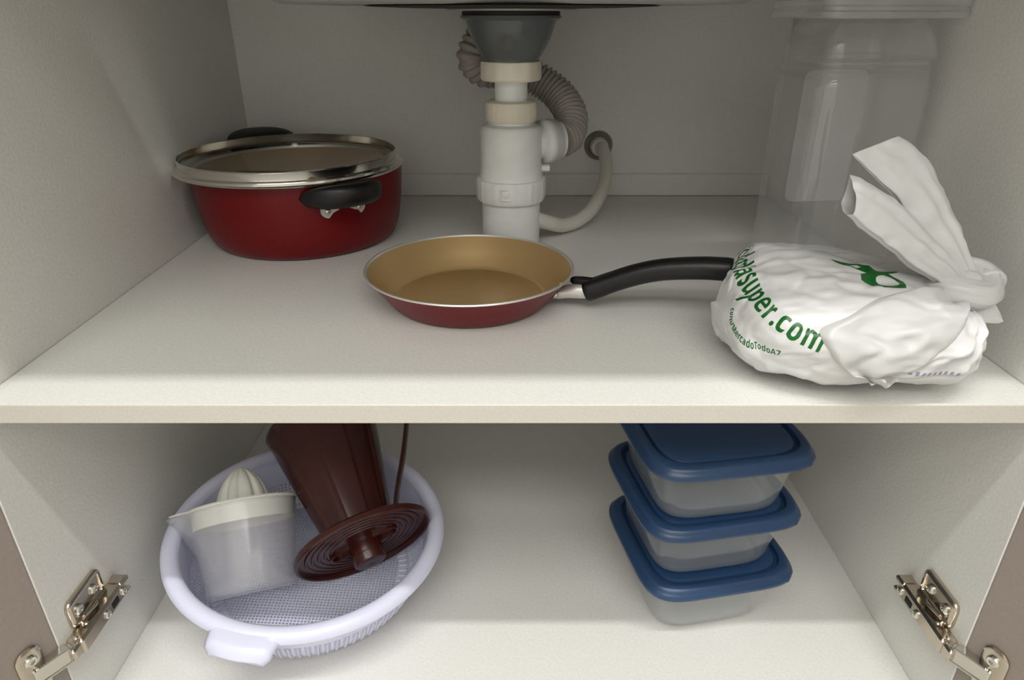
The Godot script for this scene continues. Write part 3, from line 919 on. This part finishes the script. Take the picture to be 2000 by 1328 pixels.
# ---------------------------------------------------------------- coffee dripper
func dripper() -> void:
	var n := Vector3(-0.434, 0.4652, -0.7715).normalized()
	var at := Vector3(-0.1548, -0.2524, -0.1351)
	var bs := basis_y(n, Vector3(0.9, 0.35, -0.3))
	var o := thing("coffee_dripper", "brown plastic coffee filter cone with round foot plate, leaning in the colander", "coffee dripper", at, bs)
	var b := MB.new()
	var prof := [Vector2(0.0070, 0.0030), Vector2(0.030, 0.0030)]
	for k in 5:
		var r := 0.033 + k * 0.0066
		prof.append_array([Vector2(r, 0.0030), Vector2(r + 0.0008, 0.0017), Vector2(r + 0.0024, 0.0017), Vector2(r + 0.0032, 0.0030)])
	prof.append_array([Vector2(0.0690, 0.0030), Vector2(0.0700, -0.0015), Vector2(0.0720, -0.0020), Vector2(0.0732, -0.0005), Vector2(0.0732, 0.0040), Vector2(0.0715, 0.0060), Vector2(0.030, 0.0072), Vector2(0.0070, 0.0072)])
	b.lathe(prof, 120, Vector3.ZERO, true)
	part("foot_plate", b, M.brown_plastic, o)
	b = MB.new()      # oval spout wall and outlet under the plate
	var tf := Transform3D(Basis.IDENTITY, Vector3(0, 0, 0))
	b.rprism(0.0380, 0.0105, 0.0104, [Vector2(0.0024, 0.0034), Vector2(0.0020, -0.0004), Vector2(0.0008, -0.0010), Vector2(0.0, -0.0004), Vector2(0.0, 0.0034)], tf, 10, false, false, true)
	b.lathe([Vector2(0.0172, 0.0040), Vector2(0.0168, -0.0190), Vector2(0.0160, -0.0205), Vector2(0.0140, -0.0208), Vector2(0.0050, -0.0212), Vector2(0.0, -0.0200)], 48, Vector3.ZERO, false,
		func(a, _y): return 1.0 - 0.06 * pow(absf(sin(a)), 2.0))
	b.tube(PackedVector3Array([Vector3(-0.0166, -0.0115, 0.002), Vector3(-0.010, -0.0115, 0.0135), Vector3(0, -0.0115, 0.0168), Vector3(0.010, -0.0115, 0.0135), Vector3(0.0166, -0.0115, 0.002)]), 0.0004, 6)
	part("spout", b, M.brown_plastic, o)
	b = MB.new()      # cone with three raised panels
	var lobes := func(a: float, y: float) -> float:
		var k := fmod(a + 0.35, TAU / 5.0) / (TAU / 5.0)
		var s := smoothstep(0.0, 0.06, k) * (1.0 - smoothstep(0.50, 0.56, k))
		return 1.0 + (0.045 * s - 0.01) * smoothstep(0.006, 0.03, y) * (1.0 - 0.7 * smoothstep(0.12, 0.15, y))
	b.lathe([Vector2(0.0345, 0.0060), Vector2(0.0350, 0.0120), Vector2(0.0400, 0.040), Vector2(0.0465, 0.075), Vector2(0.0530, 0.110), Vector2(0.0590, 0.140), Vector2(0.0605, 0.148), Vector2(0.0622, 0.1500), Vector2(0.0622, 0.1520), Vector2(0.0590, 0.1520), Vector2(0.0572, 0.140), Vector2(0.0510, 0.110), Vector2(0.0445, 0.075), Vector2(0.0380, 0.040), Vector2(0.0330, 0.0120), Vector2(0.0330, 0.0060)], 150, Vector3.ZERO, true, lobes)
	part("cone", b, M.brown_plastic, o)
	b = MB.new()      # strap handle
	var P := [Vector3(0.0585, 0.142, 0), Vector3(0.075, 0.1465, 0), Vector3(0.092, 0.1470, 0), Vector3(0.1010, 0.1400, 0), Vector3(0.0985, 0.124, 0), Vector3(0.0770, 0.080, 0), Vector3(0.0525, 0.038, 0), Vector3(0.0405, 0.014, 0), Vector3(0.0375, 0.006, 0)]
	b.tube(spline(P, 8), 0.0078, 16, true, 0.26, Vector3(1, 0, 0))
	part("handle", b, M.brown_plastic, o)


# ---------------------------------------------------------------- tied bag
const XK := [Vector2(0, 0.159), Vector2(0.1, 0.176), Vector2(1, 0.346)]
const CY := [Vector2(0, 0.044), Vector2(0.3, 0.043), Vector2(0.6, 0.041), Vector2(1, 0.036)]
const CZ := [Vector2(0, -0.088), Vector2(0.3, -0.078), Vector2(0.6, -0.073), Vector2(1, -0.058)]
const AK := [Vector2(0, 0), Vector2(0.015, 0.035), Vector2(0.05, 0.055), Vector2(0.15, 0.074), Vector2(0.35, 0.085), Vector2(0.6, 0.085), Vector2(0.8, 0.075), Vector2(0.92, 0.054), Vector2(0.98, 0.028), Vector2(1, 0)]
const BK := [Vector2(0, 0), Vector2(0.015, 0.017), Vector2(0.05, 0.03), Vector2(0.15, 0.040), Vector2(0.35, 0.0435), Vector2(0.6, 0.040), Vector2(0.8, 0.036), Vector2(0.92, 0.027), Vector2(0.98, 0.014), Vector2(1, 0)]
const KNOT := Vector3(0.328, 0.072, -0.048)
var crumple: FastNoiseLite


func bag_at(u: float, v: float, lift := 0.0, rough := 1.0) -> Vector3:
	var th := TAU * v
	var c := cos(th)
	var s := sin(th)
	var p := 2.0 / 2.3
	var b := 0.0
	var a := 0.0
	for k in [-0.012, 0.0, 0.012]:
		a += keyed(AK, clampf(u + k * minf(1.0, minf(u, 1.0 - u) * 20.0), 0, 1)) / 3.0
		b += keyed(BK, clampf(u + k * minf(1.0, minf(u, 1.0 - u) * 20.0), 0, 1)) / 3.0
	var dir := Vector3(0, -signf(c) * pow(absf(c), p), signf(s) * pow(absf(s), p))
	var q := Vector3(keyed(XK, u), keyed(CY, u) + dir.y * b, keyed(CZ, u) + dir.z * a)
	q.x += (1.0 - smoothstep(0.0, 0.5, u)) * (0.024 * maxf(0.0, -dir.z) + 0.004 * maxf(0.0, dir.y))
	var out := Vector3(-0.6 * (1.0 - smoothstep(0.0, 0.12, u)) + 0.6 * smoothstep(0.85, 1.0, u), dir.y, dir.z).normalized()
	# folds that run to the knot, gathers at the left end, crumples
	var d := q - KNOT
	var ang := atan2(d.y, -d.x) * 1.0 + atan2(d.z, -d.x) * 0.7
	var near := 1.0 - smoothstep(0.02, 0.15, d.length())
	var fold := 1.0 - absf(sin(ang * 7.0 + crumple.get_noise_3dv(q * 18.0) * 1.6))
	var h := 0.0055 * near * (fold - 0.45)
	var left := 1.0 - smoothstep(0.0, 0.55, u)
	h += 0.0022 * left * sin(v * 46.0 + crumple.get_noise_3dv(q * 14.0) * 4.0 + u * 5.0) * smoothstep(0.0, 0.05, u)
	h += 0.0018 * crumple.get_noise_3dv(q * 22.0)
	h -= (0.0012 + 0.0022 * smoothstep(0.3, 0.6, u)) * maxf(0.0, 0.22 - absf(crumple.get_noise_3dv(Vector3(q.x * 14.0, q.y * 34.0, q.z * 34.0) + Vector3(5, 1, 2)))) / 0.22 * (1.0 - 0.5 * near)
	h += 0.0016 * crumple.get_noise_3dv(Vector3(q.x * 26.0, q.y * 70.0, q.z * 70.0))
	var ends := smoothstep(0.0, 0.03, u) * (1.0 - smoothstep(0.97, 1.0, u))
	q += out * (h * ends * rough + lift)
	q.y = maxf(q.y, 0.0012 + lift * 0.2)
	return q


func print_image() -> Image:
	var W := 1024
	var H := 2048
	var im := Image.create(W, H, false, Image.FORMAT_RGB8)
	im.fill(Color(0.93, 0.93, 0.93))
	var font := SystemFont.new()
	font.font_names = PackedStringArray(["Droid Sans"])
	font.font_weight = 700
	var green := Color(0.04, 0.40, 0.13)
	for line in [["tododíasuper.com", [Vector2(0.110, 0.585), Vector2(0.092, 0.53), Vector2(0.080, 0.435), Vector2(0.108, 0.342), Vector2(0.176, 0.298), Vector2(0.285, 0.274)], 1.30],
			["com/MercadoTodoA7", [Vector2(0.022, 0.320), Vector2(0.024, 0.255), Vector2(0.042, 0.228), Vector2(0.078, 0.219), Vector2(0.165, 0.228)], 1.15]]:
		var path := []
		for q in line[1]:
			path.append(Vector3(q.x, q.y, 0))
		var sp := spline(path, 16)        # in the bag's own (u, v)
		var total := 0.0
		var seg := []
		for i in sp.size() - 1:
			seg.append(bag_at(sp[i].x, sp[i].y, 0.0, 0.0).distance_to(bag_at(sp[i + 1].x, sp[i + 1].y, 0.0, 0.0)))
			total += seg[-1]
		var tm := TextMesh.new()
		tm.font = font
		tm.text = line[0]
		tm.font_size = 64
		tm.pixel_size = 0.001
		tm.depth = 0.0
		tm.curve_step = 4.0
		tm.horizontal_alignment = HORIZONTAL_ALIGNMENT_LEFT
		var arr := tm.surface_get_arrays(0)
		var vs: PackedVector3Array = arr[Mesh.ARRAY_VERTEX]
		var ix: PackedInt32Array = arr[Mesh.ARRAY_INDEX] if arr[Mesh.ARRAY_INDEX] != null else PackedInt32Array(range(vs.size()))
		var lo := 1e9
		var hi := -1e9
		for q in vs:
			lo = minf(lo, q.x); hi = maxf(hi, q.x)
		var k := total / (hi - lo)
		var out := PackedVector2Array()
		for q in vs:
			var s := (q.x - lo) * k
			var i := 0
			while i < sp.size() - 2 and s > seg[i]:
				s -= seg[i]
				i += 1
			var base := sp[i].lerp(sp[i + 1], s / seg[i])
			# the direction across the line, along the film
			var e := 0.006
			var du := (bag_at(base.x + e, base.y, 0.0, 0.0) - bag_at(base.x - e, base.y, 0.0, 0.0)) / (2.0 * e)
			var dv := (bag_at(base.x, base.y + e, 0.0, 0.0) - bag_at(base.x, base.y - e, 0.0, 0.0)) / (2.0 * e)
			var st := (sp[i + 1] - sp[i]).normalized()
			var t3 := (du * st.x + dv * st.y).normalized()
			var nn := du.cross(dv).normalized()
			var up3 := nn.cross(t3)
			var a11 := du.dot(du)
			var a12 := du.dot(dv)
			var a22 := dv.dot(dv)
			var b1 := up3.dot(du)
			var b2 := up3.dot(dv)
			var det := a11 * a22 - a12 * a12
			var step: Vector2 = Vector2((b1 * a22 - b2 * a12) / det, (b2 * a11 - b1 * a12) / det) * (q.y * k * float(line[2]))
			out.append(Vector2((base.x + step.x) * W, (base.y + step.y) * H))
		for i in range(0, ix.size(), 3):
			fill_tri(im, out[ix[i]], out[ix[i + 1]], out[ix[i + 2]], green)
	# emblem: a hexagonal ring and leaves above it
	var hex := PackedVector2Array()
	var hol := PackedVector2Array()
	for i in 6:
		var a := TAU * i / 6.0 + 0.2
		hex.append(Vector2(0.580 + cos(a) * 0.088, 0.450 + sin(a) * 0.028))
	for i in 12:
		var a := TAU * i / 12.0
		hol.append(Vector2(0.598 + cos(a) * 0.040, 0.4500 + sin(a) * 0.0145))
	poly(im, hex, green)
	poly(im, hol, Color(0.90, 0.90, 0.90))
	poly(im, PackedVector2Array([Vector2(0.440, 0.498), Vector2(0.535, 0.494), Vector2(0.600, 0.480), Vector2(0.690, 0.484), Vector2(0.660, 0.474), Vector2(0.580, 0.466), Vector2(0.520, 0.480)]), green)
	poly(im, PackedVector2Array([Vector2(0.500, 0.487), Vector2(0.530, 0.489), Vector2(0.540, 0.484), Vector2(0.520, 0.482)]), Color(0.90, 0.90, 0.90))
	# faint blue print low on the right side
	for i in 9:
		var u := 0.60 + i * 0.022
		poly(im, PackedVector2Array([Vector2(u, 0.208), Vector2(u + 0.013, 0.209), Vector2(u + 0.016, 0.220), Vector2(u + 0.005, 0.219)]), Color(0.62, 0.66, 0.76))
	return im


func poly(im: Image, pts: PackedVector2Array, c: Color) -> void:
	var s := PackedVector2Array()
	for q in pts:
		s.append(Vector2(q.x * im.get_width(), q.y * im.get_height()))
	var ix := Geometry2D.triangulate_polygon(s)
	for i in range(0, ix.size(), 3):
		fill_tri(im, s[ix[i]], s[ix[i + 1]], s[ix[i + 2]], c)


func fill_tri(im: Image, a: Vector2, b: Vector2, c: Vector2, col: Color) -> void:
	var y0 := int(floor(minf(a.y, minf(b.y, c.y))))
	var y1 := int(ceil(maxf(a.y, maxf(b.y, c.y))))
	for y in range(maxi(y0, 0), mini(y1 + 1, im.get_height())):
		var yy := y + 0.5
		var xs := []
		for e in [[a, b], [b, c], [c, a]]:
			var p: Vector2 = e[0]
			var q: Vector2 = e[1]
			if (p.y <= yy and q.y > yy) or (q.y <= yy and p.y > yy):
				xs.append(p.x + (yy - p.y) / (q.y - p.y) * (q.x - p.x))
		if xs.size() == 2:
			var x0 := maxi(int(round(minf(xs[0], xs[1]))), 0)
			var x1 := mini(int(round(maxf(xs[0], xs[1]))), im.get_width())
			if x1 > x0:
				im.fill_rect(Rect2i(x0, y, x1 - x0, 1), col)


func bag() -> void:
	crumple = FastNoiseLite.new()
	crumple.noise_type = FastNoiseLite.TYPE_SIMPLEX_SMOOTH
	crumple.frequency = 1.0
	crumple.fractal_octaves = 2
	crumple.seed = 21
	var film := mat("bag_film", Color(0.93, 0.93, 0.93), 0.33)
	film.albedo_texture = ImageTexture.create_from_image(print_image())
	film.backlight_enabled = true
	film.backlight = Color(0.25, 0.25, 0.25)
	var plain := mat("bag_plain", Color(0.81, 0.81, 0.805), 0.36)
	plain.backlight_enabled = true
	plain.backlight = Color(0.35, 0.35, 0.35)
	plain.cull_mode = BaseMaterial3D.CULL_DISABLED
	var o := thing("plastic_bag", "tied white plastic carrier bag with green lettering, by the right wall", "bag")
	var b := MB.new()
	var rings := []
	var uvs := []
	var nu := 150
	var nv := 200
	for i in nu + 1:
		var u := float(i) / nu
		u = 0.5 - 0.5 * cos(PI * lerpf(0.02, 0.98, u))
		var r := PackedVector3Array()
		var t := PackedVector2Array()
		for j in nv + 1:
			var v := float(j) / nv
			var q := bag_at(u, v if j < nv else 0.0)
			r.append(q)
			t.append(Vector2(u, v))
		rings.append(r)
		uvs.append(t)
	b.loft(rings, false, true, true, [], uvs)
	part("body", b, film, o, true)
	# outer layer folded over the front, ending in a loose corner
	b = MB.new()
	rings = []
	var lft := [Vector2(0.87, 0.448), Vector2(0.72, 0.432), Vector2(0.52, 0.398), Vector2(0.385, 0.348), Vector2(0.27, 0.300), Vector2(0.31, 0.250), Vector2(0.40, 0.205)]
	var rgt := [Vector2(0.90, 0.440), Vector2(0.86, 0.400), Vector2(0.80, 0.350), Vector2(0.74, 0.305), Vector2(0.68, 0.265), Vector2(0.62, 0.235), Vector2(0.53, 0.205)]
	for i in 61:
		var f := i / 60.0 * 6.0
		var k := mini(int(f), 5)
		var pl: Vector2 = lft[k].cubic_interpolate(lft[k + 1], lft[maxi(k - 1, 0)], lft[mini(k + 2, 6)], f - k)
		var pr: Vector2 = rgt[k].cubic_interpolate(rgt[k + 1], rgt[maxi(k - 1, 0)], rgt[mini(k + 2, 6)], f - k)
		var r := PackedVector3Array()
		for j in 41:
			var t := j / 40.0
			var w := pl.lerp(pr, t)
			var e := minf(1.0, minf(t, 1.0 - t) * 14.0)
			var lift := -0.001 + 0.0042 * sqrt(e) + 0.0016 * sin(t * 9.0 + f * 0.5) * e
			r.append(bag_at(w.x, w.y, lift))
		rings.append(r)
	# the corner: the last rows leave the surface and point forwards and down
	var last: PackedVector3Array = rings[-1]
	for i in range(1, 15):
		var f := i / 14.0
		var r := PackedVector3Array()
		for j in 41:
			var t := j / 40.0
			var q := last[j]
			var goal := Vector3(lerpf(0.2475, 0.2655, t), 0.0205 + 0.0018 * sin(t * 9.0) + 0.002 * t, 0.0105 - 0.004 * absf(t - 0.5))
			q = q.lerp(goal, f)
			q += Vector3(0, 0.0035, 0.0045) * sin(t * 11.0 + f * 3.0) * sin(f * PI) 
			r.append(q)
		rings.append(r)
	b.loft(rings, false, false, false)
	part("front_fold", b, plain, o)
	# gathered top: two limp ears rising from the knot
	var pleat := func(a: float, f: float) -> float:
		return 1.0 + (0.13 * cos(a * 7.0) + 0.08 * cos(a * 11.0 + 1.0)) * (1.0 - 0.75 * f)
	for k in 2:
		b = MB.new()
		var P := [Vector3(0.3300, 0.0680, -0.0500), Vector3(0.3286, 0.0790, -0.0510), Vector3(0.3137, 0.1004, -0.0550), Vector3(0.2969, 0.1253, -0.0600), Vector3(0.2770, 0.1496, -0.0650), Vector3(0.2528, 0.1684, -0.0700)]
		var wd := [0.008, 0.0100, 0.0140, 0.0170, 0.0190, 0.0165]
		var th := [0.008, 0.0075, 0.0075, 0.0060, 0.0045, 0.0022]
		if k == 1:
			P = [Vector3(0.3290, 0.0700, -0.0470), Vector3(0.3196, 0.0780, -0.0450), Vector3(0.2904, 0.0985, -0.0430), Vector3(0.2643, 0.1185, -0.0430), Vector3(0.2440, 0.1320, -0.0450), Vector3(0.2310, 0.1390, -0.0470)]
			wd = [0.007, 0.0085, 0.0130, 0.0150, 0.0150, 0.0125]
			th = [0.006, 0.0070, 0.0080, 0.0080, 0.0080, 0.0070]
		var path := spline(P, 10)
		rings = []
		for i in path.size():
			var f := float(i) / (path.size() - 1)
			var x := f * 5.0
			var q := mini(int(x), 4)
			var w := lerpf(wd[q], wd[q + 1], x - q)
			var h := lerpf(th[q], th[q + 1], x - q)
			var d := (path[mini(i + 1, path.size() - 1)] - path[maxi(i - 1, 0)]).normalized()
			var face := Vector3(0.15, 0.45, 0.88)
			var side := d.cross(face).normalized()
			var up := side.cross(d).normalized()
			var ring := PackedVector3Array()
			for j in 72:
				var a := TAU * j / 72.0
				var m: float = pleat.call(a, f)
				var q2: Vector3 = path[i] + side * cos(a) * w * (0.5 + 0.5 * m) + up * sin(a) * h * m
				if k == 0:
					q2 += d * cos(a) * -0.010 * f * f       # slanting end
				else:
					q2 += d * (cos(a) * 0.006 + 0.002 * sin(a * 2.0)) * f * f
				q2 += up * crumple.get_noise_3dv(q2 * 45.0) * 0.0022
				ring.append(q2)
			rings.append(ring)
		b.loft(rings, true, false, false)
		var ear := part("gathered_top", b, plain, o)
	# knot
	b = MB.new()
	var kn := spline([Vector3(0.3085, 0.0700, -0.0480), Vector3(0.3125, 0.0735, -0.0370), Vector3(0.3225, 0.0725, -0.0320), Vector3(0.3340, 0.0710, -0.0330), Vector3(0.3430, 0.0735, -0.0430), Vector3(0.3440, 0.0790, -0.0540), Vector3(0.3350, 0.0800, -0.0620), Vector3(0.3200, 0.0760, -0.0620), Vector3(0.3085, 0.0700, -0.0500)], 8)
	b.tube(kn, 0.0102, 30, false, 1.0, Vector3(0.3, 1, 0.2), func(a, f): return 1.0 + 0.07 * cos(a * 6.0 + f * 9.0) + 0.05 * cos(a * 11.0 - f * 5.0))
	b.tube(spline([Vector3(0.326, 0.060, -0.046), Vector3(0.3275, 0.072, -0.044), Vector3(0.3300, 0.0830, -0.0505)], 6), [0.0120, 0.0124, 0.0128, 0.0130, 0.0130, 0.0129, 0.0127, 0.0124, 0.0118, 0.0108, 0.0092, 0.0066, 0.0020], 24, true, 1.0, Vector3.UP, func(a, f): return 1.0 + 0.06 * cos(a * 7.0))
	b.tube(spline([Vector3(0.336, 0.077, -0.048), Vector3(0.345, 0.0820, -0.046), Vector3(0.3520, 0.0790, -0.047), Vector3(0.3530, 0.0720, -0.048)], 6), 0.0048, 18, true, 1.0, Vector3.UP, func(a, f): return 1.0 + 0.10 * cos(a * 5.0))
	part("knot", b, plain, o)
	b = MB.new()      # short loose end below the knot
	rings = []
	var tp := spline([Vector3(0.3270, 0.0670, -0.0420), Vector3(0.3330, 0.0635, -0.0360), Vector3(0.3400, 0.0590, -0.0330), Vector3(0.3525, 0.0515, -0.0310)], 8)
	for i in tp.size():
		var f := float(i) / (tp.size() - 1)
		var d := (tp[mini(i + 1, tp.size() - 1)] - tp[maxi(i - 1, 0)]).normalized()
		var side := d.cross(Vector3(0.2, 0.3, 0.9)).normalized()
		var up := side.cross(d).normalized()
		var w := keyed([Vector2(0, 0.006), Vector2(0.45, 0.0095), Vector2(0.75, 0.008), Vector2(1, 0.0012)], f)
		var ring := PackedVector3Array()
		for j in 24:
			var a := TAU * j / 24.0
			ring.append(tp[i] + side * cos(a) * w + up * sin(a) * (0.0040 - 0.0025 * f) * (1.0 + 0.25 * cos(a * 4.0)))
		rings.append(ring)
	b.loft(rings, true, true, false)
	part("loose_end", b, plain, o)


# ---------------------------------------------------------------- lamp and added fill panels
func lamp(called: String, label: String, at: Vector3, sx: float, sz: float, energy: float, glow: float, c: Color) -> void:
	var o := thing(called, label, "lamp", at)
	var b := MB.new()
	b.rprism(sx / 2 + 0.02, sz / 2 + 0.02, 0.015, [Vector2(0.02, 0.0), Vector2(0.004, 0.0), Vector2(0.0, 0.004), Vector2(0.0, 0.02), Vector2(0.02, 0.02)], Transform3D.IDENTITY, 6, false, false, true)
	part("frame", b, M.paint, o)
	b = MB.new()
	b.box(Vector3(sx, 0.008, sz), Vector3(0, 0.008, 0), 0.001)
	var m := mat(called + "_glow", Color(1, 1, 1), 0.6)
	m.emission_enabled = true
	m.emission = c
	m.emission_energy_multiplier = glow
	part("diffuser", b, m, o)
	var l := AreaLight3D.new()
	l.name = "light"
	l.area_size = Vector2(sx, sz)
	l.light_energy = energy
	l.light_color = c
	l.area_range = 8.0
	l.area_attenuation = 2.0
	l.shadow_enabled = true
	o.add_child(l, true)
	l.position = Vector3(0, 0.001, 0)
	l.rotation = Vector3(-PI / 2, 0, 0)


func _ready() -> void:
	# camera
	var cam := Camera3D.new()
	cam.name = "camera"
	cam.fov = rad_to_deg(2.0 * atan(664.0 / 1335.0))
	cam.position = Vector3(0, 0.2533, 0.4182)
	cam.rotation = Vector3(-atan(644.0 / 1335.0), 0, 0)
	cam.near = 0.02
	add_child(cam)
	# sky and exposure
	var env := Environment.new()
	env.background_mode = Environment.BG_COLOR
	env.background_color = Color(0.5, 0.52, 0.55)
	env.background_energy_multiplier = 0.3
	env.tonemap_mode = Environment.TONE_MAPPER_LINEAR
	env.tonemap_exposure = 0.935
	env.sdfgi_enabled = true
	env.ssao_enabled = true
	env.ssil_enabled = true
	var we := WorldEnvironment.new()
	we.name = "environment"
	we.environment = env
	add_child(we)
	materials()
	# kitchen tube above the worktop front; two wide panels added further back as fill
	var white := Color(1.0, 1.0, 0.985)
	lamp("tube_lamp", "long slim tube lamp on the kitchen ceiling above the cabinet front", Vector3(0.0, 1.925, 0.64), 1.7, 0.06, 2.75, 1.0, white)
	lamp("fill_panel", "added wide fill light panel on the kitchen ceiling, the one nearer the cabinet", Vector3(-0.3, 1.925, 1.25), 2.4, 0.6, 1.3, 0.6, white)
	lamp("fill_panel", "added wide fill light panel on the kitchen ceiling, the one farther from the cabinet", Vector3(0.0, 1.925, 2.1), 2.4, 0.6, 3.2, 0.6, white)
	kitchen()
	cabinet()
	sink()
	pot()
	pan()
	jar()
	bag()
	colander()
	juicer()
	dripper()
	tub(0, 0.2000, -0.1601, 0.1921, "clear food container with blue lid, bottom of the stack of three")
	tub(1, 0.1943, -0.1586, 0.1864, "clear food container with blue lid, middle of the stack of three")
	tub(2, 0.1912, -0.1506, 0.1677, "clear food container with blue lid, topmost under the shelf board")
